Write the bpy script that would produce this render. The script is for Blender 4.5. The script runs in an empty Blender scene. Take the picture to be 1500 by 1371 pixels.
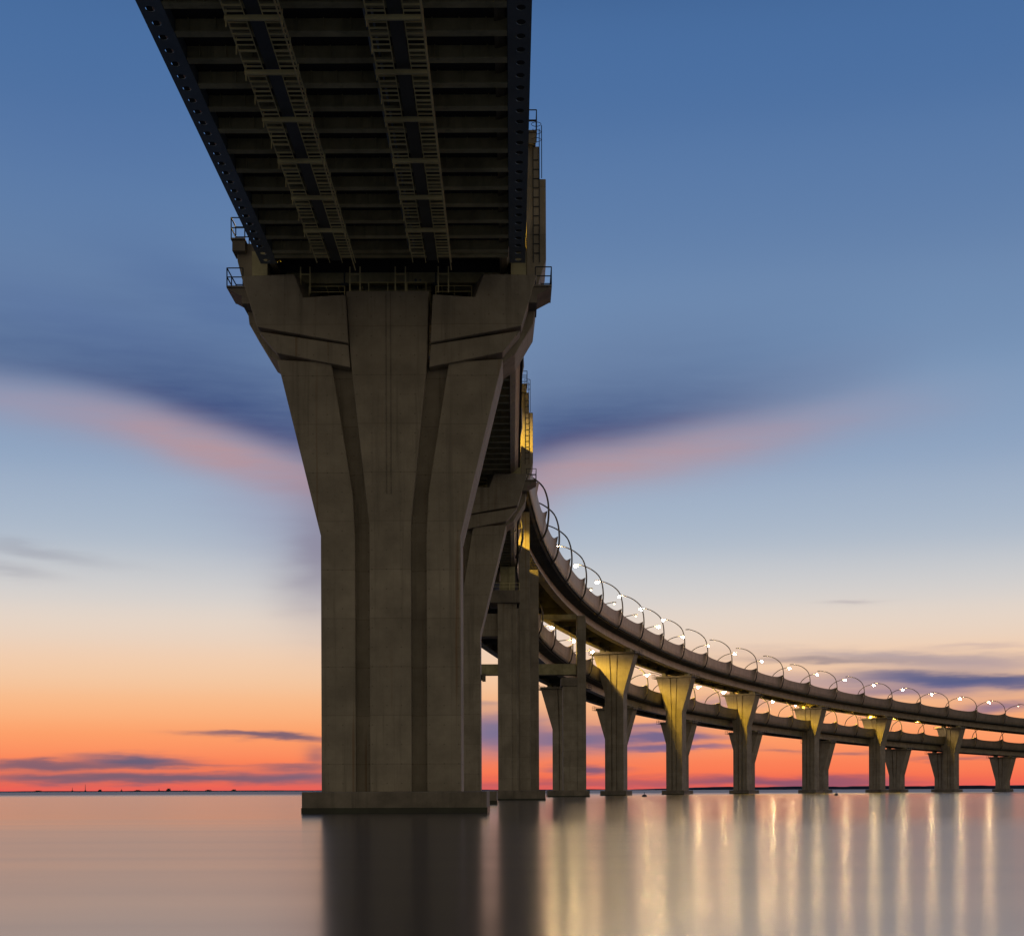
import bpy, bmesh, math, random
from mathutils import Matrix, Vector
random.seed(7)
R = math.radians
S = bpy.context.scene
COL = S.collection
# ------------------------------------------------------------------ camera
CH = 1.4                      # lens height above the water
cd = bpy.data.cameras.new('camera'); cam = bpy.data.objects.new('camera', cd); COL.objects.link(cam)
cd.sensor_width = 36; cd.lens = 36*2200/1500
cd.shift_x = 0.0; cd.shift_y = (1157-685.5)/1500
cd.clip_start = 0.5; cd.clip_end = 90000
cam.matrix_world = Matrix.Translation((0, 0, CH)) @ Matrix.Rotation(R(90), 4, 'X') @ Matrix.Rotation(R(-0.2), 4, 'Z')
S.camera = cam
S.view_settings.view_transform = 'Standard'
S.view_settings.look = 'None'
S.view_settings.exposure = 0
S.view_settings.gamma = 1
S.render.engine = 'CYCLES'
S.cycles.use_denoising = True
S.cycles.max_bounces = 6
S.cycles.sample_clamp_indirect = 8

def lin(c):
    return tuple(((v/255)/12.92 if v/255 <= .04045 else ((v/255+.055)/1.055)**2.4) for v in c)

# ------------------------------------------------------------------ dusk sky
class N:
    """tiny expression builder on math nodes"""
    def __init__(s, t, sock): s.t, s.s = t, sock
    def _m(s, op, *a, clamp=False):
        n = s.t.nodes.new('ShaderNodeMath'); n.operation = op; n.use_clamp = clamp
        for i, v in enumerate((s,)+a):
            if isinstance(v, N): s.t.links.new(v.s, n.inputs[i])
            else: n.inputs[i].default_value = v
        return N(s.t, n.outputs[0])
    def __add__(s, o): return s._m('ADD', o)
    def __sub__(s, o): return s._m('SUBTRACT', o)
    def __mul__(s, o): return s._m('MULTIPLY', o)
    def __truediv__(s, o): return s._m('DIVIDE', o)
    def exp(s): return s._m('EXPONENT')
    def clamp(s): return s._m('ADD', 0.0, clamp=True)
    def smooth(s, a, b, to0=0., to1=1.):
        n = s.t.nodes.new('ShaderNodeMapRange'); n.interpolation_type = 'SMOOTHSTEP'
        s.t.links.new(s.s, n.inputs[0]); n.inputs[1].default_value = a; n.inputs[2].default_value = b
        n.inputs[3].default_value = to0; n.inputs[4].default_value = to1
        return N(s.t, n.outputs[0])
def mixc(t, f, a, b):
    n = t.nodes.new('ShaderNodeMix'); n.data_type = 'RGBA'
    t.links.new(f.s, n.inputs[0])
    for v, i in ((a, 6), (b, 7)):
        if isinstance(v, tuple): n.inputs[i].default_value = v+(1,)
        else: t.links.new(v, n.inputs[i])
    return n.outputs[2]
def ramp(t, f, stops):
    n = t.nodes.new('ShaderNodeValToRGB'); e = n.color_ramp.elements
    n.color_ramp.interpolation = 'CARDINAL' if len(stops) > 4 else 'LINEAR'
    while len(e) < len(stops): e.new(.5)
    for k, (p, c) in enumerate(stops):
        e[k].position = p; e[k].color = tuple(c)+(1,)
    t.links.new(f.s if isinstance(f, N) else f, n.inputs[0])
    return n.outputs[0]

def azel(x, y):               # compass bearing and height angle (degrees) of a spot of sky
    u, v = (x-750)/2200, (1157-y)/2200
    return math.degrees(math.atan(u)), math.degrees(math.atan(v/math.hypot(1, u)))

W = bpy.data.worlds.new('World'); S.world = W; W.use_nodes = True
t = W.node_tree; t.nodes.clear()
tc = t.nodes.new('ShaderNodeTexCoord')
nrm = t.nodes.new('ShaderNodeVectorMath'); nrm.operation = 'NORMALIZE'
t.links.new(tc.outputs['Generated'], nrm.inputs[0])
sx = t.nodes.new('ShaderNodeSeparateXYZ'); t.links.new(nrm.outputs[0], sx.inputs[0])
dx, dy, dz = (N(t, sx.outputs[i]) for i in range(3))
AZ0 = dx._m('ARCTAN2', dy)*57.29578
EL0 = dz._m('ARCSINE')*57.29578
def wnoise(sa, se, detail, off=0., rough=.55):
    c = t.nodes.new('ShaderNodeCombineXYZ')
    t.links.new((AZ0*sa+off).s, c.inputs[0]); t.links.new((EL0*se+off*2).s, c.inputs[1])
    n = t.nodes.new('ShaderNodeTexNoise'); n.inputs['Scale'].default_value = 1
    n.inputs['Detail'].default_value = detail; n.inputs['Roughness'].default_value = rough
    t.links.new(c.outputs[0], n.inputs['Vector'])
    return N(t, n.outputs[0])-.5
na = wnoise(.16, .9, 3, 3.1); nb = wnoise(.35, 2.4, 4, 11.7); nc = wnoise(.07, .12, 2, 21.)
AZ = AZ0+na*2.0
EL = EL0+nb*.6+na*.3
EMAX = 90.
def es(y): return azel(750, y)[1]/EMAX
stops = [(0., lin((232, 94, 88))), (es(1140), lin((247, 114, 82))), (es(1105), lin((252, 141, 95))), (es(1060), lin((252, 170, 117))),
         (es(1010), lin((246, 194, 152))), (es(950), lin((237, 208, 184))), (es(890), lin((219, 210, 203))),
         (es(810), lin((182, 191, 203))), (es(700), lin((150, 169, 195))), (es(560), lin((124, 150, 184))),
         (es(400), lin((104, 133, 173))), (es(200), lin((83, 117, 164))), (es(0), lin((67, 103, 152))),
         (.55, lin((42, 68, 108))), (1., lin((26, 42, 72)))]
base = ramp(t, (EL0/EMAX).clamp(), stops)
# left part of the glow is a little redder and dimmer, right part brighter
g = base
def mul_over(g, m, col): return mixc(t, m.clamp(), g, col)
def blob(x, y, rx, ry, s, slope=0., warp=1., pw=1.):
    a, e = azel(x, y); ra = rx/2200*57.3*math.cos(R(a))**2; re = ry/2200*57.3
    A = AZ if warp else AZ0; E_ = EL if warp else EL0+nb*.1
    da = A-a; de = E_-e-da*slope
    q = (da/ra)*(da/ra)+(de/re)*(de/re)
    if pw != 1.: q = q._m('POWER', pw)
    return (q*-1.).exp()*s
# --- the long arched cloud: blue shade above, rose light below
def arched(g, right):
    if right:
        pts = [(640, 725), (830, 668), (950, 650), (1100, 622), (1200, 602), (1300, 582), (1500, 560)]
    else:
        pts = [(0, 556), (150, 584), (300, 630), (430, 674), (640, 730)]
    P = [azel(*p) for p in pts]
    a0, a1 = P[0][0], P[-1][0]
    f = (AZ0-a0)/(a1-a0)
    n = t.nodes.new('ShaderNodeFloatCurve'); c = n.mapping.curves[0]
    c.points[0].location = (0, P[0][1]/20); c.points[1].location = (1, P[-1][1]/20)
    for p in P[1:-1]: c.points.new((p[0]-a0)/(a1-a0), p[1]/20)
    n.mapping.update(); t.links.new(f.clamp().s, n.inputs['Value'])
    T = N(t, n.outputs[0])*20.
    d = (EL0+nc*.9+na*.35)-T                    # degrees above the seam
    win = AZ0.smooth(-1.5, 1.5) if right else AZ0.smooth(3., -3.)
    if right:
        dark = d.smooth(-.75, .75)*((d._m('MAXIMUM', 0.)/2.9)*(d._m('MAXIMUM', 0.)/2.9)*-1.).exp()*AZ0.smooth(16.5, 3.)*.95
        pink = (((d+.62)/.92)*((d+.62)/.92)*-1.).exp()*AZ0.smooth(20., 7.)*.74*(nb*.7+1.)
    else:
        dark = d.smooth(-.8, .9)*((d._m('MAXIMUM', 0.)/4.)*(d._m('MAXIMUM', 0.)/3.6)*-1.).exp()*AZ0.smooth(-20., -9., .62, .98)
        pink = (((d+.62)/.84)*((d+.62)/.84)*-1.).exp()*(nb*.7+1.)*AZ0.smooth(-21., -12., .50, .9)
    g = mul_over(g, dark*win*(nb*.35+1.), lin((56, 76, 124)))
    g = mul_over(g, pink*win, mixc(t, (d+.9).smooth(-.2, 1.2) if False else AZ0.smooth(-17., -11.) if not right else AZ0.smooth(14., 4.), lin((160, 148, 168)), lin((182, 148, 154))))
    return g
g = arched(g, False); g = arched(g, True)
GREY = lin((132, 128, 150)); PURP = lin((116, 94, 112)); BLU = lin((98, 94, 120)); ROSE = lin((186, 120, 130))
for (x, y, rx, ry, s, sl, col) in [
    (470, 800, 62, 100, .75, 0, lin((128, 118, 140))), (330, 440, 150, 46, .45, -.3, lin((72, 98, 148))), (120, 460, 170, 40, .28, -.2, lin((88, 112, 160))),
    (900, 520, 190, 55, .35, .1, lin((104, 124, 160))), (1180, 560, 190, 38, .30, .2, lin((116, 130, 164))),
    (390, 740, 90, 80, .35, 0, lin((150, 148, 175))),
    (130, 200, 260, 60, .10, 0, lin((60, 90, 150))),
    (60, 805, 110, 9, .34, -.12, lin((136, 136, 150))), (10, 832, 70, 8, .3, -.1, lin((140, 138, 150))),
    (400, 1078, 90, 6, .95, -.03, PURP), (330, 1073, 60, 3, .7, -.03, PURP),
    (200, 1112, 85, 10, .97, -.03, BLU), (70, 1119, 130, 8, .9, 0, PURP), (250, 1121, 90, 3.4, .7, 0, PURP),
    (240, 1139, 270, 9, .95, 0, PURP), (440, 1136, 70, 10, .7, 0, BLU), (60, 1135, 70, 5, .7, 0, PURP),
    (458, 1106, 20, 14, .6, 0, PURP), (430, 1123, 60, 4, .7, 0, PURP),
    (1300, 962, 190, 7, .55, -.05, lin((150, 140, 155))), (1420, 975, 160, 12, .6, -.05, lin((140, 132, 156))),
    (1380, 997, 150, 12, .95, -.05, lin((84, 92, 134))), (1470, 1000, 130, 8, .85, -.03, lin((84, 92, 134))),
    (1200, 1000, 130, 12, .5, -.05, lin((138, 128, 158))), (1330, 1015, 160, 10, .7, 0, lin((112, 106, 146))),
    (1200, 968, 120, 4, .6, -.03, lin((120, 112, 130))), (1460, 1038, 70, 9, .8, .05, lin((110, 100, 140))),
    (1255, 881, 40, 4, .4, 0, lin((160, 150, 160))), (1440, 948, 80, 4, .35, 0, lin((170, 150, 160))),
    (720, 1072, 90, 30, .95, 0, lin((116, 112, 146))), (850, 1083, 120, 20, .95, 0, lin((116, 108, 144))),
    (975, 1080, 85, 7, .95, 0, lin((112, 100, 138))), (985, 1094, 100, 5, .9, 0, lin((112, 100, 138))),
    (940, 1066, 70, 5, .75, 0, lin((120, 104, 138))), (1150, 1100, 40, 3, .5, 0, PURP), (1060, 1030, 60, 10, .5, 0, lin((120, 108, 150))),
    (860, 1127, 60, 7, .9, 0, lin((116, 90, 120))), (820, 1148, 220, 8, .6, 0, lin((150, 86, 104))),
    (1150, 1147, 200, 9, .85, 0, lin((126, 84, 110))), (1400, 1112, 60, 2.5, .6, 0, PURP), (1240, 1105, 50, 2.5, .6, 0, PURP),
    (715, 1030, 40, 5, .5, 0, lin((150, 130, 140)))]:
    g = mul_over(g, blob(x, y, rx, ry, s, sl, pw=(1.6 if s > .8 and ry < 16 else 1.)), col)
# away from the sunset the sky sinks to deep blue, with the dim warm glow of the city low behind the lens
back = ramp(t, (EL0/EMAX).clamp(), [(0., (.49, .405, .275)), (.12, (.36, .30, .215)), (.35, (.105, .105, .10)), (1., (.030, .040, .066))])
hor = (dx*dx+dy*dy)._m('SQRT')._m('MAXIMUM', .001)
ca = dy/hor
g = mixc(t, ca.smooth(.35, -.35), g, back)
g = mixc(t, EL0.smooth(0., -1.), g, (.02, .02, .022))
bg = t.nodes.new('ShaderNodeBackground'); t.links.new(g, bg.inputs[0]); bg.inputs[1].default_value = 1.0
wo = t.nodes.new('ShaderNodeOutputWorld'); t.links.new(bg.outputs[0], wo.inputs[0])
W.cycles.sampling_method = 'MANUAL'; W.cycles.sample_map_resolution = 1024

# last afterglow: one very weak broad sun lamp low over the horizon
sd = bpy.data.lights.new('afterglow', 'SUN'); sd.energy = .12; sd.angle = R(12); sd.color = (1, .55, .42)
so = bpy.data.objects.new('afterglow', sd); COL.objects.link(so)
so.rotation_euler = Vector((-.72, -.62, -.07)).to_track_quat('-Z', 'Y').to_euler()

# ------------------------------------------------------------------ materials
def mat(name, col, rough=.8, metal=0., var=.15, vscale=(1, 1, 1), col2=None, bump=0., bscale=6., board=False, drips=False, spec=.5):
    m = bpy.data.materials.new(name); m.use_nodes = True; nt = m.node_tree
    p = nt.nodes['Principled BSDF']; p.inputs['Roughness'].default_value = rough; p.inputs['Metallic'].default_value = metal
    p.inputs['Specular IOR Level'].default_value = spec
    co = nt.nodes.new('ShaderNodeNewGeometry')
    mp = nt.nodes.new('ShaderNodeMapping'); mp.inputs['Scale'].default_value = vscale; nt.links.new(co.outputs['Position'], mp.inputs[0])
    n1 = nt.nodes.new('ShaderNodeTexNoise'); n1.inputs['Scale'].default_value = .45; n1.inputs['Detail'].default_value = 9; n1.inputs['Roughness'].default_value = .62
    nt.links.new(mp.outputs[0], n1.inputs['Vector'])
    c2 = col2 or tuple(v*(1-2.2*var) for v in col)
    hi = tuple(min(1, v*(1+var)) for v in col)
    out = ramp(nt, n1.outputs[0], [(.32, c2), (.68, hi)])
    if drips:                                     # rain streaks and rust running down
        m2 = nt.nodes.new('ShaderNodeMapping'); m2.inputs['Scale'].default_value = (1.6, 1.6, .06); nt.links.new(co.outputs['Position'], m2.inputs[0])
        n2 = nt.nodes.new('ShaderNodeTexNoise'); n2.inputs['Scale'].default_value = 1.; n2.inputs['Detail'].default_value = 6; n2.inputs['Roughness'].default_value = .7
        nt.links.new(m2.outputs[0], n2.inputs['Vector'])
        f = N(nt, n2.outputs[0]).smooth(.50, .70, 0., .65)
        out = mixc(nt, f, out, tuple(v*.5 for v in col))
    if board:                                     # formwork lifts: faint casting joints
        sp = nt.nodes.new('ShaderNodeSeparateXYZ'); nt.links.new(co.outputs['Position'], sp.inputs[0])
        z = N(nt, sp.outputs[2])
        fr = (z/board)._m('FRACT'); fr = (fr-.5)._m('ABSOLUTE')
        j = fr.smooth(.486, .498, 0., .38)
        fr2 = ((z/.62)._m('FRACT')-.5)._m('ABSOLUTE').smooth(.47, .5, 0., .12)
        cell = nt.nodes.new('ShaderNodeTexWhiteNoise'); cell.noise_dimensions = '1D'
        nt.links.new((z/board)._m('FLOOR').s, cell.inputs['W'])
        tone = N(nt, cell.outputs[0])*.18
        out = mixc(nt, tone, out, tuple(v*.35 for v in col))
        X_ = N(nt, sp.outputs[0])+N(nt, sp.outputs[1])*.31
        vj = ((X_/1.85)._m('FRACT')-.5)._m('ABSOLUTE').smooth(.490, .4985, 0., .22)
        c1 = ((X_/.925)._m('FRACT')-.5); c2_ = ((z/1.24)._m('FRACT')-.5)      # tie holes
        hole = ((c1*.925)*(c1*.925)+(c2_*1.24)*(c2_*1.24))._m('SQRT').smooth(.055, .035, 0., .6)
        out = mixc(nt, (j+fr2+vj+hole).clamp(), out, tuple(v*.4 for v in col))
        m4 = nt.nodes.new('ShaderNodeMapping'); m4.inputs['Scale'].default_value = (2.6, 2.6, .045); m4.inputs['Location'].default_value = (5, 9, 1); nt.links.new(co.outputs['Position'], m4.inputs[0])
        n4 = nt.nodes.new('ShaderNodeTexNoise'); n4.inputs['Scale'].default_value = 1.; n4.inputs['Detail'].default_value = 4; nt.links.new(m4.outputs[0], n4.inputs['Vector'])
        out = mixc(nt, N(nt, n4.outputs[0]).smooth(.64, .74, 0., .55), out, (.20, .095, .03))
    nt.links.new(out, p.inputs['Base Color'])
    if bump:
        n3 = nt.nodes.new('ShaderNodeTexNoise'); n3.inputs['Scale'].default_value = bscale; n3.inputs['Detail'].default_value = 6
        nt.links.new(co.outputs['Position'], n3.inputs['Vector'])
        b = nt.nodes.new('ShaderNodeBump'); b.inputs['Strength'].default_value = bump; b.inputs['Distance'].default_value = .05
        nt.links.new(n3.outputs[0], b.inputs['Height']); nt.links.new(b.outputs[0], p.inputs['Normal'])
    return m
M = {}
M['concrete'] = mat('concrete', (.39, .34, .265), .85, var=.13, board=3.1, drips=True, bump=.35)
M['footing'] = mat('footing_concrete', (.26, .225, .18), .8, var=.2, drips=True, bump=.5)
M['weed'] = mat('wet_algae', (.03, .035, .02), .45, var=.3)
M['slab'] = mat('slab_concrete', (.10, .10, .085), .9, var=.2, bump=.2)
M['beam'] = mat('crossbeam_concrete', (.52, .47, .27), .85, var=.2, drips=True, bump=.2)
M['girder'] = mat('girder_paint', (.33, .285, .20), .55, var=.15, drips=True)
M['steel'] = mat('dark_steel', (.17, .21, .24), .5, var=.12, metal=.2)
M['darksteel'] = mat('girder_steel', (.085, .10, .11), .55, var=.12, metal=.2)
M['panel'] = mat('barrier_panel', (.215, .175, .115), .5, var=.14, drips=True, spec=.5)
M['rail'] = mat('galvanised_rail', (.92, .80, .42), .6, var=.12, metal=.0)
M['arch'] = mat('arch_paint', (.12, .105, .09), .4, var=.1)
M['darkrail'] = mat('dark_rail', (.03, .035, .045), .6, var=.1)
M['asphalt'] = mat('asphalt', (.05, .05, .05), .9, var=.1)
M['buoy'] = mat('buoy_paint', (.05, .03, .03), .6)
M['shore'] = mat('shore_forest', (.035, .04, .07), .95, var=.3)
M['ship'] = mat('distant_steel', (.05, .045, .055), .8)
def emi(name, col, st):
    m = bpy.data.materials.new(name); m.use_nodes = True; nt = m.node_tree; nt.nodes.clear()
    e = nt.nodes.new('ShaderNodeEmission'); e.inputs[0].default_value = col+(1,); e.inputs[1].default_value = st
    o = nt.nodes.new('ShaderNodeOutputMaterial'); nt.links.new(e.outputs[0], o.inputs[0]); return m
M['lens'] = emi('lamp_glow', (1., .68, .32), 620.)
M['lens_dim'] = emi('lamp_glow_dim', (1., .66, .34), 12.)

# ------------------------------------------------------------------ mesh helpers
class MB:
    def __init__(s): s.v, s.f = [], []
    def add(s, vs, fs):
        b = len(s.v); s.v += [tuple(v) for v in vs]; s.f += [tuple(i+b for i in f) for f in fs]
    def box(s, x0, x1, y0, y1, z0, z1):
        s.add([(x0,y0,z0),(x1,y0,z0),(x1,y1,z0),(x0,y1,z0),(x0,y0,z1),(x1,y0,z1),(x1,y1,z1),(x0,y1,z1)],
              [(0,3,2,1),(4,5,6,7),(0,1,5,4),(1,2,6,5),(2,3,7,6),(3,0,4,7)])
    def prism(s, poly, y0, y1, inset=0.):
        """polygon in x,z (counter-clockwise seen from the front) pushed from y0 to y1"""
        n = len(poly)
        s.add([(x, y0, z) for x, z in poly]+[(x, y1, z) for x, z in poly],
              [tuple(range(n)), tuple(range(2*n-1, n-1, -1))]+[(i, i+n, (i+1) % n+n, (i+1) % n) for i in range(n)])
    def bar(s, a, b, w, h=None, up=Vector((0, 0, 1))):
        a, b = Vector(a), Vector(b); d = (b-a).normalized(); h = h or w
        if abs(d.dot(up)) > .98: up = Vector((0, 1, 0))
        r = d.cross(up).normalized(); u = r.cross(d)
        q = [r*(i*w/2)+u*(j*h/2) for i, j in ((-1,-1),(1,-1),(1,1),(-1,1))]
        s.add([a+k for k in q]+[b+k for k in q], [(0,1,2,3),(7,6,5,4),(0,4,5,1),(1,5,6,2),(2,6,7,3),(3,7,4,0)])
    def tube(s, pts, rads, n=8):
        pts = [Vector(p) for p in pts]; vs, fs = [], []
        for i, p in enumerate(pts):
            d = (pts[min(i+1, len(pts)-1)]-pts[max(i-1, 0)]).normalized()
            up = Vector((0, 1, 0)) if abs(d.z) > .9 else Vector((0, 0, 1))
            r = d.cross(up).normalized(); u = r.cross(d)
            rr = rads[i] if isinstance(rads, (list, tuple)) else rads
            for k in range(n):
                a = 2*math.pi*k/n; vs.append(p+r*math.cos(a)*rr+u*math.sin(a)*rr)
        for i in range(len(pts)-1):
            for k in range(n):
                fs.append((i*n+k, i*n+(k+1) % n, (i+1)*n+(k+1) % n, (i+1)*n+k))
        fs += [tuple(range(n-1, -1, -1)), tuple(range((len(pts)-1)*n, len(pts)*n))]
        s.add(vs, fs)
    def sweep(s, st, prof, closed=True):
        """st: list of (pos, right); prof: function(i) or list of (off, dz)"""
        m = None; vs = []
        for i, (p, r) in enumerate(st):
            q = prof(i) if callable(prof) else prof
            m = len(q)
            vs += [(p[0]+r[0]*o, p[1]+r[1]*o, p[2]+z) for o, z in q]
        fs = []
        for i in range(len(st)-1):
            for k in range(m if closed else m-1):
                k2 = (k+1) % m
                fs.append((i*m+k, i*m+k2, (i+1)*m+k2, (i+1)*m+k))
        if closed: fs += [tuple(range(m-1, -1, -1)), tuple(range((len(st)-1)*m, len(st)*m))]
        s.add(vs, fs)
    def build(s, name, m, parent=None, smooth=False, bevel=0., loc=None):
        me = bpy.data.meshes.new(name); me.from_pydata(s.v, [], s.f); me.update()
        bm = bmesh.new(); bm.from_mesh(me); bmesh.ops.recalc_face_normals(bm, faces=bm.faces); bm.to_mesh(me); bm.free()
        for q in (m if isinstance(m, (list, tuple)) else [m]): me.materials.append(q)
        if smooth:
            for p in me.polygons: p.use_smooth = True
        o = bpy.data.objects.new(name, me); COL.objects.link(o)
        if parent: o.parent = parent
        if loc: o.location = loc
        if bevel:
            b = o.modifiers.new('bevel', 'BEVEL'); b.width = bevel; b.segments = 2; b.limit_method = 'ANGLE'; b.angle_limit = R(25)
        return o
def tag(o, label=None, cat=None, group=None, kind=None):
    if label: o['label'] = label
    if cat: o['category'] = cat
    if group: o['group'] = group
    if kind: o['kind'] = kind
    return o
def empty(name, loc=(0, 0, 0), rz=0.):
    o = bpy.data.objects.new(name, None); COL.objects.link(o); o.location = loc; o.rotation_euler = (0, 0, rz); o.empty_display_size = .5
    return o
def copy_tree(o, parent=None):
    c = o.copy(); COL.objects.link(c)
    if parent: c.parent = parent
    for ch in list(o.children): copy_tree(ch, c)
    return c

# ------------------------------------------------------------------ road alignments
def spline(P, n=24):
    """Catmull-Rom through points, returned as dense list with arc length"""
    P = [Vector(p) for p in P]; out = []
    Q = [P[0]*2-P[1]]+P+[P[-1]*2-P[-2]]
    for i in range(1, len(Q)-2):
        a, b, c, d = Q[i-1:i+3]
        t0 = 0.; t1 = t0+(b-a).length**.5; t2 = t1+(c-b).length**.5; t3 = t2+(d-c).length**.5
        for k in range(n):
            u = t1+(t2-t1)*k/n
            A1 = a*((t1-u)/(t1-t0))+b*((u-t0)/(t1-t0)); A2 = b*((t2-u)/(t2-t1))+c*((u-t1)/(t2-t1)); A3 = c*((t3-u)/(t3-t2))+d*((u-t2)/(t3-t2))
            B1 = A1*((t2-u)/(t2-t0))+A2*((u-t0)/(t2-t0)); B2 = A2*((t3-u)/(t3-t1))+A3*((u-t1)/(t3-t1))
            out.append(B1*((t2-u)/(t2-t1))+B2*((u-t1)/(t2-t1)))
    out.append(P[-1])
    for _ in range(220):                         # ease small kinks
        o2 = [out[0]]+[(out[i-1]+out[i]*2+out[i+1])/4 for i in range(1, len(out)-1)]+[out[-1]]
        out = o2
    L = [0.]
    for i in range(1, len(out)): L.append(L[-1]+(out[i]-out[i-1]).length)
    return out, L
class Path:
    # 4th component of each point: half width of the deck
    def __init__(s, pts):
        s.p, s.L = spline([Vector(p) for p in pts])
    def at(s, d):
        L = s.L; d = min(max(d, 0), L[-1]-1e-4)
        lo, hi = 0, len(L)-1
        while hi-lo > 1:
            m = (lo+hi)//2
            if L[m] <= d: lo = m
            else: hi = m
        f = (d-L[lo])/(L[hi]-L[lo]); q = s.p[lo].lerp(s.p[hi], f); tg = (s.p[hi]-s.p[lo])
        a = s.p[max(lo-1, 0)]; b = s.p[min(hi+1, len(s.p)-1)]; tg = b-a
        tn = Vector((tg[0], tg[1], 0)).normalized()
        return Vector((q[0], q[1], q[2])), Vector((tn.y, -tn.x, 0)), tn, q[3]
    def find_y(s, y):
        for i in range(len(s.p)-1):
            if s.p[i][1] <= y <= s.p[i+1][1]:
                f = (y-s.p[i][1])/(s.p[i+1][1]-s.p[i][1]); return s.L[i]+f*(s.L[i+1]-s.L[i])
        return s.L[-1]
    def st(s, a, b, step):
        n = max(2, int(math.ceil((b-a)/step))+1)
        return [s.at(a+(b-a)*i/(n-1)) for i in range(n)]
# z is the foot of the outer barrier (absolute height)
UP = Path([(-7.7,30,44.9,8.0),(-7.7,60,44.9,8.0),(-7.7,96,44.9,8.0),(-7.7,130,44.8,8.0),(-7.6,156,44.6,8.0),(-6.9,190,44.0,8.3),(-5.1,222,43.2,8.5),
     (-2.7,247,42.6,8.0),(2.3,280,41.6,7.2),(8.1,309,40.6,6.6),(15.8,340,39.5,6.3),(25.7,369,38.4,6.2),(35.2,397,37.5,6.2),(46,422,36.5,6.2),
     (58.6,447,35.5,6.2),(72,470,34.5,6.2),(86.5,492,33.5,6.2),(102,513.5,32.4,6.2),(117.5,533,31.5,6.2),(134,552,30.7,6.2),(153,571.5,29.7,6.2),
     (172.6,591,28.7,6.2),(194,610,27.7,6.2),(216,628,26.6,6.2),(262,662,24.7,6.2),(320,698,22.5,6.2)])
LO = Path([(-7.7,30,35.2,7.8),(-7.7,60,35.2,7.8),(-7.7,96,35.2,7.8),(-7.7,130,35.2,7.8),(-7.7,156,35.2,7.8),(-7.6,200,35.0,8.1),(-6.9,240,34.4,8.2),
     (-4.2,280,33.2,7.4),(0.8,313,31.9,6.6),(5.6,335,30.4,6.3),(12.4,360,29.1,6.2),(19.8,384,27.7,6.2),(28.2,408,26.6,6.2),(38.3,428.5,25.5,6.2),
     (49.8,449,24.6,6.2),(62.3,468.5,23.8,6.2),(76,488,22.9,6.2),(92.7,511,22.0,6.2),(110.7,533,21.2,6.2),(129,556,20.4,6.2),(147.7,576,19.7,6.2),
     (176,606,18.7,6.2),(207,635,17.8,6.2),(250,670,16.4,6.2),(310,712,14.6,6.2)])

# ------------------------------------------------------------------ far girder decks
def make_deck(path, root, y0, lower, near_end):
    """twin girder deck with overhanging slab and bulging barriers; near_end = arc length where the open steel grid stops"""
    a, b = near_end, path.L[-1]-.5
    st = path.st(a, b, 3.)
    W_ = [q[3] for q in st]; P2 = [(q[0], q[1]) for q in st]
    sl = MB(); sl.sweep(P2, lambda i: [(-W_[i]+.1,-.15),(-W_[i]+.1,-.45),(-3.9,-.75),(3.9,-.75),(W_[i]-.1,-.45),(W_[i]-.1,-.15)])
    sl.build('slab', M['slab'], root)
    rs = MB(); rs.sweep(P2, lambda i: [(-W_[i]+.5,-.02),(-W_[i]+.5,-.14),(W_[i]-.5,-.14),(W_[i]-.5,-.02)]); rs.build('road_surface', M['asphalt'], root)
    gd = 1.7
    for sg in (-1, 1):
        g_ = MB()
        g_.sweep(P2, lambda i: [(sg*(W_[i]-2.9)-.22,-.72),(sg*(W_[i]-2.9)+.22,-.72),(sg*(W_[i]-2.9)+.22,-.72-gd),(sg*(W_[i]-2.9)-.22,-.72-gd)])
        g_.sweep(P2, lambda i: [(sg*(W_[i]-2.9)-.75,-.725-gd),(sg*(W_[i]-2.9)+.75,-.725-gd),(sg*(W_[i]-2.9)+.75,-.9-gd),(sg*(W_[i]-2.9)-.75,-.9-gd)])
        g_.build('girder', M['girder'], root)
    d = a+3; n = 0
    while d < b-2:
        p, r, tn, w = path.at(d); c = MB()
        z0, z1 = p.z-.78-gd*.85, p.z-.78
        A = p-r*(w-3.2); B = p+r*(w-3.2)
        c.bar((A.x, A.y, z1-.8), (B.x, B.y, z1-.8), .3, 1.5)
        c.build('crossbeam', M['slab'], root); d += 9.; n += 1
def ease(x): x = min(max(x, 0), 1); return x*x*(3-2*x)
def barriers(path, root, a, b, posts, hgt, sides=(-1, 1), bot=-.55):
    """noise barrier between posts: bulging face, top edge swept up to every post"""
    for sg in sides:
        for k in range(len(posts)-1):
            s0, s1 = posts[k], posts[k+1]
            if s1 < a or s0 > b: continue
            n = 25; fr = [.5-.5*math.cos(math.pi*i/(n-1)) for i in range(n)]; st = [path.at(s0+.02+(s1-s0-.04)*q) for q in fr]
            def prof(i, st=st):
                w = st[i][3]; d = min(fr[i], 1-fr[i])*(s1-s0)
                top = hgt-.15+1.1*math.exp(-d/2.2)
                rows = [(-.62, bot), (-.30, bot+.10), (-.02, .1), (.10, .8), (.13, 1.7), (.16, hgt*.86), (.17, top)]
                lean = .62*math.exp(-d/1.5); rows = [(x+lean*max(0., (z-1.)/3.2), z) for x, z in rows]
                o = [(sg*(w+x), z) for x, z in rows]; i_ = [(sg*(w+x-.14), z) for x, z in reversed(rows)]
                return o+i_
            m = MB(); m.sweep([(q[0], q[1]) for q in st], prof)
            m.build('barrier_panel', M['panel'], root)

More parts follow.
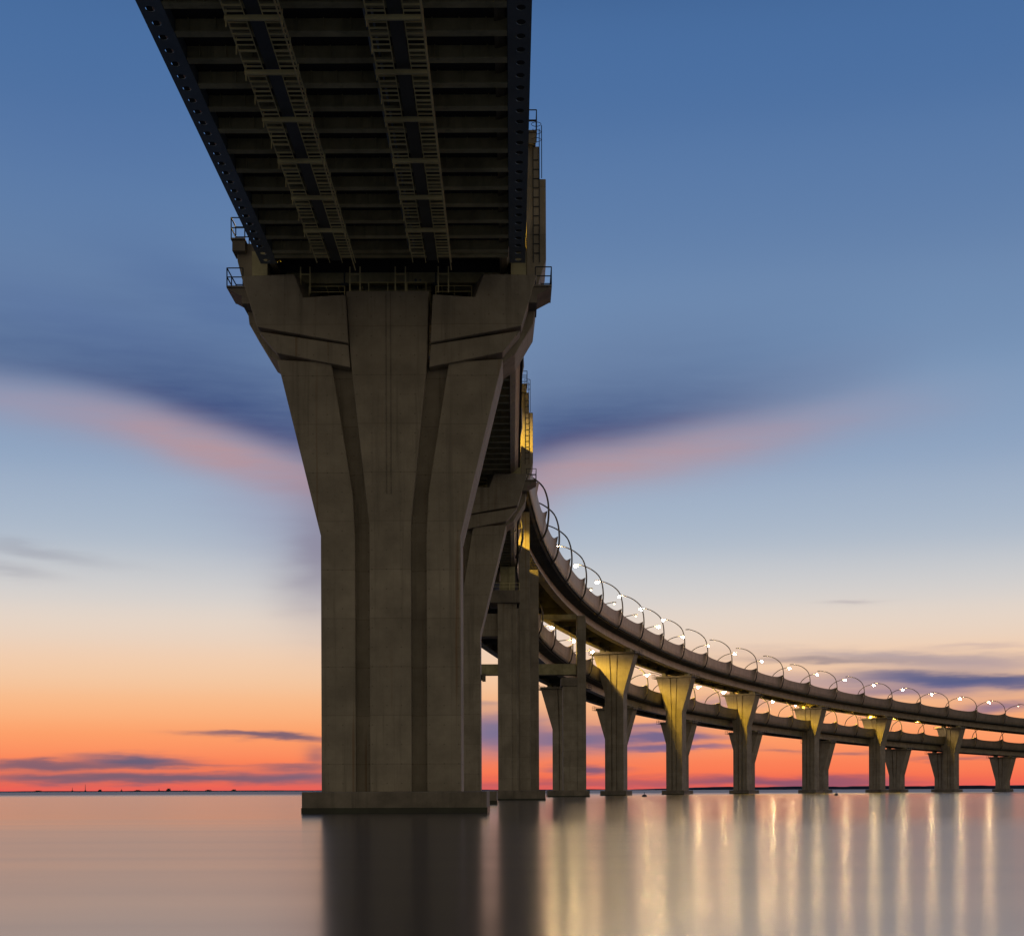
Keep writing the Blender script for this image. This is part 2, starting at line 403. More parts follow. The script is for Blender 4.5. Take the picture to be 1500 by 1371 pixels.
POST = 21.3
up = empty('bridge_deck', (-7.7, 30, 44.5)); lo = empty('bridge_deck', (-7.7, 30, 34.5))
up.location = (0, 0, 0); lo.location = (0, 0, 0)
tag(up, 'upper bridge deck curving to the right on tall forked piers, topmost of the two roads', 'bridge deck', 'stacked bridge decks')
tag(lo, 'lower bridge deck, seen from below overhead, curving away beneath the upper road', 'bridge deck', 'stacked bridge decks')
U_A = UP.find_y(367); L_A = LO.find_y(408)
U_posts = [U_A+2.+POST*k for k in range(-16, 26) if 0 < U_A+2.+POST*k < UP.L[-1]-1]
_anch = [LO.find_y(y-9) for y in (369, 422, 470, 513.5, 552, 591)]      # a third of a span apart, like the posts above
L_posts = [_anch[0]-POST*k for k in range(20, 0, -1) if _anch[0]-POST*k > 0]
for _a, _b in zip(_anch[:-1], _anch[1:]): L_posts += [_a, _a+(_b-_a)/3, _a+(_b-_a)*2/3] if _b-_a > 45 else [_a, _a+(_b-_a)/2]
L_posts += [_anch[-1]+POST*k for k in range(12) if _anch[-1]+POST*k < LO.L[-1]-1]
UE, LE = UP.find_y(60), LO.find_y(222)
make_deck(UP, up, 0, False, UE)
make_deck(LO, lo, 0, True, LE)
barriers(UP, up, UE-20, 1e9, U_posts, 3.0)
barriers(LO, lo, LO.find_y(30), 1e9, L_posts, 2.8)

# ------------------------------------------------------------------ near steel grid of the lower deck
def near_grid(root, y0, y1):
    X0, X1 = -15.5, .95; z = 34.15
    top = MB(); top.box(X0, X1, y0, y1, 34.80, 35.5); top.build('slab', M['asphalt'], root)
    rs = MB(); rs.box(X0+.8, X1-.8, y0, y1, 35.504, 35.6); rs.build('road_surface', M['asphalt'], root)
    sp = 2.39; n = 90
    for ye in ((y0+.02, y0+.5) if y0 > 90 else (0, 0), (y1-.5, y1-.02) if y1 < 220 else (0, 0)):
        if ye[1]:
            m = MB(); m.box(X0+1.06, X1-1.06, ye[0], ye[1], z-.02, 34.79 if y1 < 220 else 35.59); m.build('end_beam', M['beam'], root)
    for k in range(n):
        y = 60.2-7*sp+k*sp
        if y > y1-1: break
        if y < y0: continue
        m = MB()
        m.box(X0+1.05, X1-1.05, y, y+.16, z+.06, 34.795)
        m.box(X0+1.05, X1-1.05, y-.16, y+.32, z, z+.057)
        for j in range(13):                     # web stiffeners
            x = X0+1.6+j*1.17
            m.box(x, x+.05, y-.11, y-.002, z+.062, 34.79)
        m.build('crossbeam', M['beam'], root)
    if y0 > 90:                                 # beyond the pier the outer edge is closed by a leaning fascia
        m = MB()
        m.add([(x, yy, zz) for yy in (y0, y1) for x, zz in ((X1-1., z), (X1-.55, z+.22), (X1-.15, z+.7), (X1, z+1.2), (X1-.1, z+1.2), (X1-.3, z+.8), (X1-.7, z+.35), (X1-1., z+.2))],
              [(k, (k+1) % 8, 8+(k+1) % 8, 8+k) for k in range(8)]+[tuple(range(8)), tuple(range(15, 7, -1))])
        m.build('fascia', M['panel'], root)
    for sx_ in ((0, 1) if y0 < 90 else (0,)):   # edge strip: round drain holes punched through the bottom plate
        xa, xb = (X0, X0+1.) if sx_ == 0 else (X1-1., X1)
        m = MB(); c = 1.195; y = y0
        while y < y1-.01:
            cx, cy = (xa+xb)/2+(.05 if sx_ else -.05), y+c/2
            gap = (int(round((y-y0)/c)) % 4 == 3)
            ring, outer = [], []
            r_ = .19
            for a_ in range(16):
                an = 2*math.pi*a_/16
                ring.append((cx+math.cos(an)*r_*1.05, cy+math.sin(an)*r_*1.25, z+.001))
                tx = max(-1, min(1, math.cos(an)*1.45)); ty = max(-1, min(1, math.sin(an)*1.45))
                outer.append(((xa+xb)/2+tx*.5, cy+ty*c/2, z+.001))
            m.add(ring+outer, [(i, 16+i, 16+(i+1) % 16, (i+1) % 16) for i in range(16)])
            m.add([(p[0], p[1], z+.001) for p in ring]+[(p[0], p[1], z+.025) for p in ring], [(i, (i+1) % 16, 16+(i+1) % 16, 16+i) for i in range(16)])
            y += c
        xi = xb if sx_ == 0 else xa
        m.box(xi-.03, xi+.03, y0, y1, z+.003, 34.79)
        m.build('edge_beam', M['steel'], root)
    # inspection walkways hung on both sides of the two long girders
    for gx in (-4.8, -10.7):
        g_ = MB(); g_.box(gx-.05, gx+.05, y0, y1, z+.0, 34.79); g_.box(gx-.3, gx+.3, y0, y1, z-.16, z-.1)
        for y in [y0+3*k for k in range(int((y1-y0)/3))]: g_.box(gx-.2, gx+.2, y, y+.05, z-.098, z-.004)
        g_.build('girder', M['darksteel'], root)
        fr = MB(); rg = MB()
        for o in (-1.18, 1.18):
            for zz in ((-.28, -.75) if o > 0 else (-.28,)):
                fr.box(gx+o-.03, gx+o+.03, y0, y1, z+zz-.03, z+zz+.03)
        for o in (-.62, .62):
            fr.box(gx+o*.62-.02, gx+o*.62+.02, y0, y1, z-.31, z-.27)
        y = 62.9-4.78*4; k = 0
        while y < y0: y += 4.78
        w = empty('walkway', (0, 0, 0)); w.parent = root
        while y < y1-5:
            if y > y0:
                cb = MB(); cb.box(gx-1.25, gx+1.2, y, y+.14, z-.46, z-.26); cb.build('crossbar', M['rail'], w)
                for j in range(1, 10):
                    yy = y+j*4.78/10
                    h_ = .035 if j % 2 else .06
                    for (u0, u1) in ((-1.18, -.38), (.38, 1.18)):
                        if j == 7 and u0 < 0: continue
                        rg.box(gx+u0, gx+u1, yy, yy+(.09 if j in (3, 6, 9) else .045), z-.32-h_, z-.30)
                for o in (-1.18, 1.18):          # hangers
                    fr.box(gx+o-.025, gx+o+.025, y+.03, y+.08, z-.75, z+.0)
                    fr.box(gx+o-.02, gx+o+.02, y+2.4, y+2.44, z-.75, z+.0)
            y += 4.78
        fr.build('frame', M['rail'], w); rg.build('walkway_grating', M['rail'], w)
    pp = MB()                                   # drain pipe and cable tray
    pp.tube([(-6.1, y0, z+.15), (-6.1, y1, z+.15)], .09); pp.tube([(-5.8, y0, z+.15), (-5.8, y1, z+.15)], .06)
    pp.build('pipe', M['steel'], root)
near_grid(lo, 42., 92.4); near_grid(lo, 96.9, 222.)
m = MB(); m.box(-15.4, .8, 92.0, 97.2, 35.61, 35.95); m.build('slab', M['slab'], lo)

# ------------------------------------------------------------------ big horned piers
def railing(m, pts, z, h, n=3, r=.035):
    for i in range(len(pts)-1):
        a, b = pts[i], pts[i+1]
        for k in range(1, n+1): m.bar((a[0], a[1], z+h*k/n), (b[0], b[1], z+h*k/n), r*1.6)
        L = math.hypot(b[0]-a[0], b[1]-a[1]); q = max(1, int(L/1.2))
        for j in range(q+1):
            x = a[0]+(b[0]-a[0])*j/q; y = a[1]+(b[1]-a[1])*j/q; m.bar((x, y, z), (x, y, z+h), r*1.8)
def horned_pier(label):
    t_ = empty('bridge_pier'); tag(t_, label, 'pier', 'horned concrete piers')
    f = MB(); f.box(-5.3, 6.15, -3.2, 8.2, -3., 1.33); ft = f.build('footing', M['footing'], t_, bevel=.06)
    a_ = MB(); a_.box(-5.33, 6.18, -3.23, 8.23, -2.9, .34); a_.build('waterline_growth', M['weed'], ft)
    s = MB()
    s.prism([(-4.3,1.2),(4.3,1.2),(4.3,17.7),(7.0,29.),(-7.0,29.),(-4.3,17.7)], .75, 4.25)
    s.build('core', M['concrete'], t_, bevel=.05)
    for sg in (-1, 1):
        L_ = [(-4.47,1.3),(-2.28,1.3),(-2.28,17.6),(-2.42,20.4),(-3.75,28.75),(-7.22,28.95),(-4.47,17.7)]
        p = [(x*-sg, z) for x, z in L_]
        if sg > 0: p.reverse()
        m = MB(); m.prism(p, 0., 5.); m.build('leg', M['concrete'], t_, bevel=.06)
    p = MB(); p.prism([(-1.34,1.31),(1.3,1.31),(1.3,18.3),(2.38,28.8),(2.5,33.25),(.0,33.25),(-2.77,33.25),(-2.5,28.8),(-1.34,18.3)], -.22, 1.5)
    p.build('pilaster', M['concrete'], t_, bevel=.06)
    gr = MB(); gr.box(-.26, -.20, -.245, -.215, 20.3, 33.2); gr.box(.03, .09, -.245, -.215, 20.3, 33.2); gr.build('joint_strip', M['footing'], t_)
    for sg in (-1, 1):
        q = lambda P: [(x*-sg, z) for x, z in (P if sg < 0 else P[::-1])]
        m = MB(); m.prism(q([(-8.35,30.66),(-7.2,29.28),(-2.52,28.35),(-2.62,29.78)]), -.32, 1.2); m.build('belt', M['concrete'], t_, bevel=.05)
        m = MB(); m.prism(q([(-9.5,34.15),(-9.2,31.6),(-8.0,29.6),(-7.1,29.0),(-3.8,28.7),(-2.8,32.3),(-5.2,32.3),(-6.1,34.15)]), 1.22, 5.3); m.build('body', M['concrete'], t_, bevel=.05)
        m = MB(); m.prism(q([(-9.4,34.1),(-8.4,30.86),(-2.62,29.83),(-2.77,32.9),(-5.45,32.72),(-6.0,34.2)]), -.6, 1.2); m.build('cap', M['concrete'], t_, bevel=.06)
        # splayed stop block between cap and centre
        m = MB(); m.add([(x*-sg*-1*-1, y, z) for x, y, z in [(-6.0,-.58,34.2),(-5.45,-.58,32.72),(-4.6,3.2,32.9),(-4.9,3.2,34.2),(-6.1,7.5,34.2),(-6.1,7.5,32.72)]],
                       [(0,1,2,3),(0,3,4),(1,5,2),(3,2,5,4),(0,4,5,1)]); m.build('stop_block', M['concrete'], t_)
        # bearing plinth under the deck edge
        m = MB(); m.box(*sorted((sg*7.75, sg*8.72)), -.45, 2.1, 34.12, 35.7); m.box(*sorted((sg*7.4, sg*8.2)), 2.6, 4.6, 34.1, 34.8); m.build('plinth', M['beam'], t_)
        # horn that rises beside the lower deck and carries the upper one
        H = [(-9.1,33.),(-8.9,33.),(-8.75,34.1),(-8.75,42.9),(-9.6,42.9),(-9.6,40.8),(-10.02,40.8),(-10.02,35.6),(-9.5,34.)]
        if sg < 0: H = [(-9.1,33.),(-8.9,33.),(-8.75,34.1),(-8.75,36.7),(-9.9,36.7),(-9.9,35.6),(-9.5,34.)]
        m = MB(); m.prism(q(H[::-1]), .9, 5.2); hn = m.build('horn', M['concrete'], t_, bevel=.05)
        if sg > 0:
            m = MB()                                  # ladder up the horn
            for o in (0, .45): m.bar((sg*9.75, .80-o*.0+.0, 40.8), (sg*9.75, .8, 44.2), .05); 
            for k in range(11): m.bar((sg*9.2, .86, 36+k*.6), (sg*9.6, .86, 36+k*.6), .05)
            m.bar((sg*9.2, .86, 35.4), (sg*9.2, .86, 44.), .05); m.bar((sg*9.6, .86, 35.4), (sg*9.6, .86, 44.), .05)
            for k in range(3): m.tube([(sg*9.4+.32*math.cos(a), .5+.32*math.sin(a)-.1, 43.1+k*.5) for a in [math.pi*2*j/10 for j in range(11)]], .02, 4)
            m.build('ladder', M['darkrail'], hn)
        # service brackets with railings
        for (u0, u1, zb, hh, part) in ((9.3, 10.35, 33.4, .9, 'platform'), ((8.7, 9.45, 43.55, .75, 'platform') if sg > 0 else (9.3, 10.2, 36.72, .75, 'low'))):
            m = MB()
            if zb < 34:
                m.prism(q([(-u1,zb),(-u0-.1,zb-.5),(-u0-.1,zb-1.),(-u0+.5,zb-1.),(-u0+.5,zb)][::1]), -.4, 2.6)
                m.box(*sorted((sg*(u0-.2), sg*u1)), -.5, 2.8, zb+.01, zb+.12)
            else:
                m.box(*sorted((sg*u0, sg*u1)), .2, 1.9, zb, zb+.1); m.box(*sorted((sg*(u0), sg*(u1-.08))), .3, 1.8, zb-.7, zb-.05)
            pf = m.build('platform', M['concrete'] if zb > 40 else M['footing'], t_)
            r_ = MB()
            y_0, y_1 = (-.45, 2.7) if zb < 34 else (.25, 1.85)
            railing(r_, [(sg*u0, y_0), (sg*(u1-.03), y_0), (sg*(u1-.03), y_1), (sg*u0, y_1)], zb+.1, 1.15 if zb < 34 else 1.3, 2)
            r_.build('railing', M['darkrail'], pf)
    m = MB()                                      # crosshead carrying the deck between the caps
    m.box(-6.05, 5.7, 4.2, 6.2, 33.3, 34.05); m.box(-7.2, 7.0, 5.0, 6.0, 34.06, 34.14)
    m.prism([(-2.75,32.4),(2.5,32.4),(2.5,33.9),(-2.75,33.9)], 1.52, 4.1)
    m.prism([(-5.9,32.3),(-2.78,32.3),(-2.78,33.3),(-5.9,33.3)], 2.2, 4.1); m.prism([(2.55,32.3),(5.7,32.3),(5.7,33.3),(2.55,33.3)], 2.2, 4.1)
    m.build('crosshead', M['beam'], t_, bevel=.04)
    m = MB()
    for x0, x1 in ((-5.7, -5.1), (-2.55, -1.9), (.35, 1.0), (3.1, 3.75)):
        for x in (x0, x1): m.box(x-.04, x+.04, .0, .08, 33.2, 34.9-.02)
        m.box(x0, x1, .01, .05, 34.35, 34.42)
    railing(m, [(-5.3, 1.0), (-3, 1.0)], 32.85, 1.1, 3, .03); railing(m, [(-2.6, .3), (2.3, .3)], 33.25, .7, 1, .03); railing(m, [(2.9, 1.0), (5.2, 1.0)], 32.85, 1.1, 3, .03)
    m.build('railing', M['rail'], t_)
    return t_
p1 = horned_pier('nearest bridge pier, broad forked concrete with a centre rib, filling the middle of the view'); p1.location = (-7.7, 96, 0)
p2 = copy_tree(p1); p2.location = (-7.7, 156, 0)
tag(p2, 'second forked concrete pier, half hidden directly behind the nearest one')

m = MB(); m.box(4.48, 4.62, 1.4, 1.7, 12.9, 13.5); m.box(4.63, 4.98, 1.2, 1.9, 12.8, 13.6); m.box(4.70, 4.92, 1.16, 1.195, 12.95, 13.45)
m.build('lamp_box', M['footing'], p2)
# upper crossheads between the horns carry the top deck
for py in (96, 156):
    pr = p1 if py == 96 else p2
    m = MB(); m.box(-9.6, 9.6, 1.2, 4.8, 42.95-.9, 42.0+.9-1.2+.3) if False else m.box(-8.7, 8.7, 1.2, 4.8, 40.6, 41.6)
    m.build('tie_beam', M['beam'], pr)

# ------------------------------------------------------------------ framed piers where the two roads part
def framed(label, x0s, parts):
    t_ = empty('bridge_pier'); tag(t_, label, 'pier', 'framed piers'); 
    for nm, mt, bx, bev in parts:
        m = MB()
        for b in bx: m.box(*b)
        m.build(nm, M[mt], t_, bevel=bev)
    return t_
p3 = framed('third pier, framed columns of unequal height with a collared left column', 0, [
    ('footing', 'footing', [(-2.3, 4.65, 208, 254, -3, 1.35)], .05),
    ('waterline_growth', 'weed', [(-2.33, 4.68, 207.97, 254.03, -2.9, .22)], 0),
    ('column', 'concrete', [(-1.95, .78, 219, 224, 1.3, 30.2), (-2.0, .0, 218.6, 218.99, 1.31, 30.1)], .05),
    ('collar', 'footing', [(-3.1, 1.25, 217.9, 225, 28.6, 30.4)], .05),
    ('bearing_block', 'beam', [(-1.6, .55, 219.6, 223.6, 30.45, 34.1)], .04),
    ('column', 'concrete', [(1.1, 2.72, 220, 224.5, 1.3, 42.1)], .05),
    ('column', 'concrete', [(2.95, 4.35, 240, 244, 1.3, 36.6)], .05),
    ('column', 'concrete', [(.2, 2.9, 236, 239.9, 1.3, 30.)], .05),
    ('column', 'concrete', [(-16.5, -13.6, 219, 224, -2, 33.9)], .05),
    ('tie_beam', 'concrete', [(-13.58, -1.98, 219.6, 223.4, 23.9, 27.2)], .05)])
m = MB(); railing(m, [(-3.1, 218), (1.2, 218)], 30.42, 1.0, 2, .03); m.build('railing', M['rail'], p3)
p4 = framed('fourth pier, slim portal frame whose crossbeams pass under both roads', 0, [
    ('footing', 'footing', [(7.2, 15.7, 303, 316, -3, 1.3)], .05),
    ('waterline_growth', 'weed', [(7.17, 15.73, 302.97, 316.03, -2.9, .22)], 0),
    ('column', 'concrete', [(10.5, 13.35, 307, 311.5, 1.28, 22.6)], .05),
    ('collar', 'footing', [(10.1, 13.36, 306.7, 311.8, 22.62, 24.3)], .04),
    ('column', 'concrete', [(13.38, 15.2, 307, 311, 1.28, 37.)], .05),
    ('column', 'concrete', [(-9.8, -7.6, 307, 311, -2, 37.)], .05),
    ('crossbeam', 'beam', [(-7.58, 13.3, 307.6, 310.4, 25.0, 27.2)], .05),
    ('crossbeam', 'beam', [(-7.58, 13.34, 307.4, 310.6, 36.3, 37.3)], .05)])

# ------------------------------------------------------------------ forked piers of both roads
def fork_proto(H, bh=.7):
    """H: cap height; local x across the road, y along it (towards -y faces the camera)"""
    t_ = empty('bridge_pier')
    f = MB(); f.box(-3.3, 3.3, -2.9, 2.9, -3, 1.15); ft = f.build('footing', M['footing'], t_, bevel=.05)
    g_ = MB(); g_.box(-3.32, 3.32, -2.92, 2.92, -2.9, .2); g_.build('waterline_growth', M['weed'], ft)
    k = H-10.2
    s = MB(); s.prism([(-2.2,1.1),(2.2,1.1),(2.2,k),(4.9,H-.1),(-4.9,H-.1),(-2.2,k)], -1.55, 1.55); s.build('core', M['concrete'], t_)
    for sg in (-1, 1):
        L_ = [(-2.35,1.16),(-.75,1.16),(-.75,k),(-1.15,H-.6),(-5.2,H-.6),(-2.35,k+.02)]
        p = [(x*-sg, z) for x, z in L_]
        if sg > 0: p.reverse()
        m = MB(); m.prism(p, -1.85, 1.85); m.build('leg', M['concrete'], t_, bevel=.05)
    m = MB(); m.prism([(-.5,1.17),(.5,1.17),(.5,k),(.8,H-.6),(-.8,H-.6),(-.5,k)], -1.8, 1.8); m.build('rib', M['concrete'], t_, bevel=.05)
    c = MB(); c.box(-5.35, 5.35, -2., 2., H-.58, H-.02); c.build('cap', M['concrete'], t_, bevel=.05)
    pl = MB(); pl.box(-6.3, 6.3, -2.4, 2.4, H-.62, H-.52-.03)
    railing(pl, [(-5.4, -2.35), (-6.25, -2.35), (-6.25, 2.35), (-5.4, 2.35)], H-.55, 1.0, 2, .035)
    railing(pl, [(5.4, -2.35), (6.25, -2.35), (6.25, 2.35), (5.4, 2.35)], H-.55, 1.0, 2, .035); pl.build('platform', M['darkrail'], t_)
    for sg in (-1, 1):
        b = MB(); b.box(sg*3.3-.55, sg*3.3+.55, -.9, .9, H-.015, H+bh-.01); b.build('bearing', M['beam'], t_)
    return t_
def place_fork(path, y, label, grp, drop=3.3):
    s = path.find_y(y); p, r, tn, w = path.at(s)
    o = fork_proto(p.z-drop, drop-2.6); o.location = (p.x, p.y, 0); o.rotation_euler = (0, 0, math.atan2(tn.y, tn.x)-math.pi/2)
    tag(o, label, 'pier', grp)
ordn = ['fifth', 'sixth', 'seventh', 'eighth', 'ninth', 'tenth']
UL = ['lamplit yellow forked pier, leftmost of the row under the upper road',
      'slender yellow forked pier lit from cap to foot, second from left under the upper road',
      'forked pier with yellow cap and dark foot, third from left under the upper road',
      'forked pier with olive cap beside a darker one, fourth from left under the upper road',
      'forked pier with olive cap, second from right under the upper road',
      'forked pier furthest right under the upper road, slim and far away']
for y, l in zip((369, 422, 470, 513.5, 552, 591), UL): place_fork(UP, y, l, 'forked piers of the upper road')
LL = ['dark forked pier behind the fourth portal pier, under the lower road',
      'dark forked pier right behind the leftmost yellow forked pier',
      'dark forked pier behind the second yellow forked pier',
      'dark forked pier behind the third forked pier of the upper road',
      'dark forked pier just right of the fourth forked pier of the upper road',
      'dark forked pier just right of the fifth forked pier of the upper road',
      'dark forked pier standing behind the rightmost upper road pier',
      'dark forked pier standing alone at the far right under the lower road']
for y, l in zip((360, 408, 449, 488, 531, 576, 602, 635), LL): place_fork(LO, y, l, 'forked piers of the lower road', 3.0)

# ------------------------------------------------------------------ arched lamp posts
def arc_post(H, reach, lit, stub=False):
    """local x points out of the road, root at origin; the arm bows outward and sweeps in over the road"""
    t_ = empty('lamp_post')
    pts = []
    if stub:
        pts = [(-.35, 0, -.6), (.3, 0, .6), (.62, 0, 2.2), (.60, 0, 3.9), (.35, 0, 5.2), (-.15, 0, 6.0)]
    else:
        P = [(-.7, -.9), (.22, .6), (.58, 2.4), (.66, 4.3), (.42, 6.2), (-.25, 7.9), (-1.6, 9.2), (-3.2, 10.1), (-reach, 10.7)]
        k = H/10.7
        Q = [Vector((x, z*k, 0, 0)) for x, z in P]
        q = []
        A = [Q[0]*2-Q[1]]+Q+[Q[-1]*2-Q[-2]]
        for i in range(1, len(A)-2):
            for j in range(3):
                u = j/3; a, b, c, d = A[i-1:i+3]
                q.append((b*2+(c-a)*u+(a*2-b*5+c*4-d)*u*u+(b*3-a-c*3+d)*u**3)*.5)
        q.append(A[-2]); pts = [(v[0], 0, v[1]) for v in q]
    n = len(pts)
    m = MB(); m.tube(pts, [.19*(1-.45*i/(n-1)) for i in range(n)], 8); m.build('arm', M['arch'], t_, smooth=True)
    if not stub:
        e = pts[-1]
        h = MB(); h.box(e[0]-.9, e[0]+.1, -.22, .22, e[2]-.14, e[2]+.08); hd = h.build('lamp_head', M['arch'], t_, bevel=.04)
        if lit:
            bm = bmesh.new(); bmesh.ops.create_uvsphere(bm, u_segments=8, v_segments=6, radius=.37 if lit > 1 else .2)
            me = bpy.data.meshes.new('lens'); bm.to_mesh(me); bm.free(); me.materials.append(M['lens'] if lit > 1 else M['lens_dim'])
            l = bpy.data.objects.new('lens', me); COL.objects.link(l); l.parent = hd; l.location = (e[0]-.45, 0, e[2]-.42); l.scale = (1.1, 1, .75)
    return t_, pts[-1]
lamp_data = {}
def lamp_light(energy):
    if energy not in lamp_data:
        d = bpy.data.lights.new('lamp_light', 'SPOT'); d.energy = energy; d.color = (1., .61, .05); d.shadow_soft_size = .3; d.spot_size = R(162); d.spot_blend = .35
        lamp_data[energy] = d
    return lamp_data[energy]
protos = {}
ORD = ['first','second','third','fourth','fifth','sixth','seventh','eighth','ninth','tenth','eleventh','twelfth','thirteenth','fourteenth','fifteenth','sixteenth',
       'seventeenth','eighteenth','nineteenth','twentieth','twenty-first','twenty-second','twenty-third','twenty-fourth','twenty-fifth','twenty-sixth','twenty-seventh','twenty-eighth','twenty-ninth','thirtieth','thirty-first','thirty-second','thirty-third','thirty-fourth']
def post(path, s, sg, H, reach, lit, energy, label, grp, stub=False):
    key = (H, reach, lit, stub)
    if key not in protos: t_, e = arc_post(*key); protos[key] = [t_, e, False]
    pr = protos[key]
    o = pr[0] if not pr[2] else copy_tree(pr[0]); pr[2] = True
    p, r, tn, w = path.at(s)
    q = p+r*(sg*(w+.28)); o.location = q
    rr = r*sg; o.rotation_euler = (0, 0, math.atan2(rr.y, rr.x))
    tag(o, label, 'lamp post', grp)
    for c in list(o.children):
        if c.type == 'LIGHT': bpy.data.objects.remove(c)
    if energy:
        l = bpy.data.objects.new('lamp_light', lamp_light(energy)); COL.objects.link(l); l.parent = o
        l.location = (pr[1][0]-.45, 0, pr[1][2]-.95) if energy != 15500 else (-2.2, 0, pr[1][2]-1.3)
nU = nL = 0
def side_lamps():
    global nU, nL
    k = 0
    for s in U_posts:
        p = path_p = UP.at(s)[0]
        if p.y < 226 or p.x > 262: continue
        y = p.y
        k += 1
        nm = ORD[k-1]
        lit_r = 2 if 290 < y < 425 else 0
        Hr, rr_ = (10.7, 5.0) if y < 440 else (10.4, 5.4) if y < 500 else (9.9, 5.7) if y < 540 else (9.4, 5.9)
        post(UP, s, 1, Hr, rr_, lit_r, 0, 'tall arched lamp post, right edge of the upper road, %s along it'%nm, 'arched lamp posts along the right edge of the upper road')
        lit = 2 if y > 400 and p.x < 205 else 1
        post(UP, s, -1, 9.0, 5.75, lit, 0, 'arched lamp post, left edge of the upper road, %s along it'%nm, 'arched lamp posts along the left edge of the upper road')
    k = 0
    for s in L_posts:
        p = LO.at(s)[0]
        if p.y < 96 or p.x > 262: continue
        k += 1; nm = ORD[k-1]; y = p.y
        under = y < 392
        post(LO, s, 1, 9.3, 5.4, 0 if under else 1, 0 if (under or y > 620) else 15500, 'arched lamp post, right edge of the lower road, %s along it'%nm if not under else 'short bowed stub post, right barrier of the lower road, %s along it'%nm,
             'posts along the right edge of the lower road', stub=under)
        lit = 2 if (p.x < 165) else 0
        post(LO, s, -1, 8.3 if y < 392 else 9.0, 8.5 if y < 392 else 5.7, lit, (26000 if y < 250 else 17001) if y < 392 else 0, 'arched lamp post, left edge of the lower road, %s along it'%nm,
             'arched lamp posts along the left edge of the lower road')
side_lamps()

# ------------------------------------------------------------------ water
def water():
    m = bpy.data.materials.new('calm_sea'); m.use_nodes = True; nt = m.node_tree; p = nt.nodes['Principled BSDF']
    p.inputs['Base Color'].default_value = (.055, .047, .046, 1); p.inputs['IOR'].default_value = 2.0
    geo = nt.nodes.new('ShaderNodeNewGeometry')
    mp = nt.nodes.new('ShaderNodeMapping'); mp.inputs['Scale'].default_value = (.03, .30, 1); nt.links.new(geo.outputs['Position'], mp.inputs[0])
    n1 = nt.nodes.new('ShaderNodeTexNoise'); n1.inputs['Scale'].default_value = 1; n1.inputs['Detail'].default_value = 5; nt.links.new(mp.outputs[0], n1.inputs['Vector'])
    sp = nt.nodes.new('ShaderNodeSeparateXYZ'); nt.links.new(geo.outputs['Position'], sp.inputs[0])
    Y = N(nt, sp.outputs[1])
    far = Y.smooth(300, 800, 0., .26)
    r = N(nt, n1.outputs[0])*.05+.118+far+Y.smooth(85., 38., 0., .05)
    nt.links.new(r.s, p.inputs['Roughness'])
    n2 = nt.nodes.new('ShaderNodeTexNoise'); n2.inputs['Scale'].default_value = 1; n2.inputs['Detail'].default_value = 3
    mp2 = nt.nodes.new('ShaderNodeMapping'); mp2.inputs['Scale'].default_value = (.35, 1.1, 1); nt.links.new(geo.outputs['Position'], mp2.inputs[0]); nt.links.new(mp2.outputs[0], n2.inputs['Vector'])
    b = nt.nodes.new('ShaderNodeBump'); b.inputs['Strength'].default_value = .012; b.inputs['Distance'].default_value = .01
    nt.links.new(n2.outputs[0], b.inputs['Height']); nt.links.new(b.outputs[0], p.inputs['Normal'])
    w = MB(); w.add([(-40000, -3000, 0), (40000, -3000, 0), (40000, 60000, 0), (-40000, 60000, 0)], [(0, 1, 2, 3)])
    o = w.build('sea', m); tag(o, 'smooth silvery sea reaching the horizon', None, None, 'structure')
water()
def bounce_shore():  # out-of-view pale ground, added to bounce sky light up under the deck
    m = mat('pale_bounce_bank', (.52, .48, .40), .9, var=.15, bump=.3)
    n = 60; vs, fs = [], []
    for i in range(n+1):
        x = -1500+3000*i/n; e = .8*math.sin(i*.9)+.5*math.sin(i*2.3)
        vs += [(x, 7.5+e, -.5), (x, 5+e, .03), (x, -8, .25), (x, -3000, 1.2)]
    for i in range(n):
        for k in range(3): fs.append((i*4+k, i*4+4+k, i*4+5+k, i*4+1+k))
    b = MB(); b.add(vs, fs); o = b.build('bounce_shore', m); tag(o, 'unseen pale flat bank at the viewpoint, added to bounce sky light onto the bridge', None, None, 'structure')
bounce_shore()

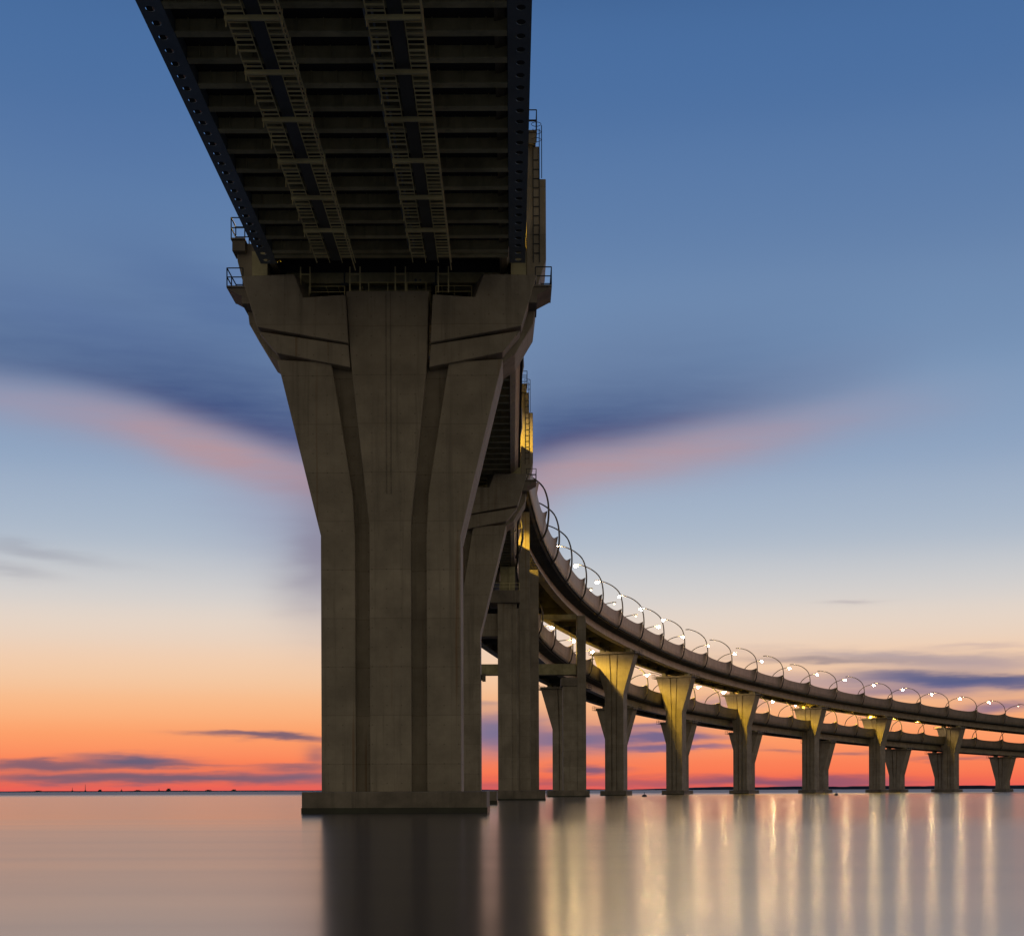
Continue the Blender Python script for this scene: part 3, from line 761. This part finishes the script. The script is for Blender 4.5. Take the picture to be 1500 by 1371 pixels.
# ------------------------------------------------------------------ far shore
def shore():
    vs, fs = [], []; n = 260
    def line(x0, x1, y, h0, h1, name):
        vs, fs = [], []
        for i in range(n+1):
            f = i/n; x = x0+(x1-x0)*f
            e = math.sin(math.pi*min(1, f*6)/2) if f < 1/6 else 1
            h = (h0+(h1-h0)*f)*e*(.86+.1*math.sin(i*.21)+.06*math.sin(i*.83+1)+.05*random.random())
            vs += [(x, y, -.5), (x, y+20, h), (x, y+400, h*1.02), (x, y+900, -.5)]
        for i in range(n):
            for k in range(3): fs.append((i*4+k, i*4+4+k, i*4+5+k, i*4+1+k))
        b = MB(); b.add(vs, fs); o = b.build(name, M['shore']); tag(o, 'low dark wooded shore on the horizon', None, None, 'structure')
    line(380, 2900, 5200, 10, 15, 'far_shore'); line(-3600, 500, 6600, 4.5, 4.5, 'far_shore')
shore()
def far_things():
    Y = 6500
    def X(px): return (px-750)/2200*Y
    for px, h, kind, l in ((106, 20, 'm', 'thin mast on the far left horizon, shorter of two'), (125, 34, 'm', 'tall lattice mast on the far left horizon'),
                           (178, 14, 'm', 'short mast between the tall mast and the far block'), (233, 15, 'm', 'small mast left of the pier on the horizon')):
        o = MB(); o.tube([(0, 0, 0), (0, 0, h*.6), (0, 0, h)], [1.6, 1.0, .5], 6); o.box(-3, 3, -3, 3, -1, 7.)
        r = o.build('mast', M['ship']); r.location = (X(px), Y, 0); tag(r, l, 'mast', 'masts on the far horizon')
    for px, w, h, l in ((60, 34, 7, 'low far building at the far left end of the horizon'), (150, 12, 10, 'narrow far block right of the tall mast'), (275, 44, 6, 'long low far shed right of the tallest far building'), (345, 18, 9, 'small square far building, last before the big pier'), (250, 16, 14, 'blocky far building on the left horizon, tallest of the three'), (205, 26, 8, 'long low far building on the left horizon'), (308, 26, 8, 'far building on the horizon nearest the big pier')):
        o = MB(); o.box(-w/2, w/2, -8, 8, -1, h*.7); o.box(-w/4, w/5, -6, 6, h*.7+.01, h); o.box(w/3, w/3+2, -1, 1, h*.7+.01, h*1.1)
        r = o.build('distant_building', M['ship']); r.location = (X(px), Y-40, 0); tag(r, l, 'building', 'far buildings on the horizon')
    for (px, d, s, l) in ((944, 300, .45, 'small dark buoy floating right of the leftmost yellow pier'), (1225, 330, .4, 'small dark buoy floating between the fourth and fifth forked piers')):
        o = empty('buoy', ((px-750)/2200*d, d, 0)); tag(o, l, 'buoy', 'buoys')
        a = MB(); a.tube([(0, 0, -.3), (0, 0, 0), (0, 0, .3), (0, 0, .45)], [s*.6, s*1.2, s, s*.3], 12); a.build('float', M['buoy'], o, smooth=True)
        b = MB(); b.tube([(0, 0, .44), (0, 0, .9)], [.06, .04], 6); b.build('staff', M['buoy'], o)
far_things()
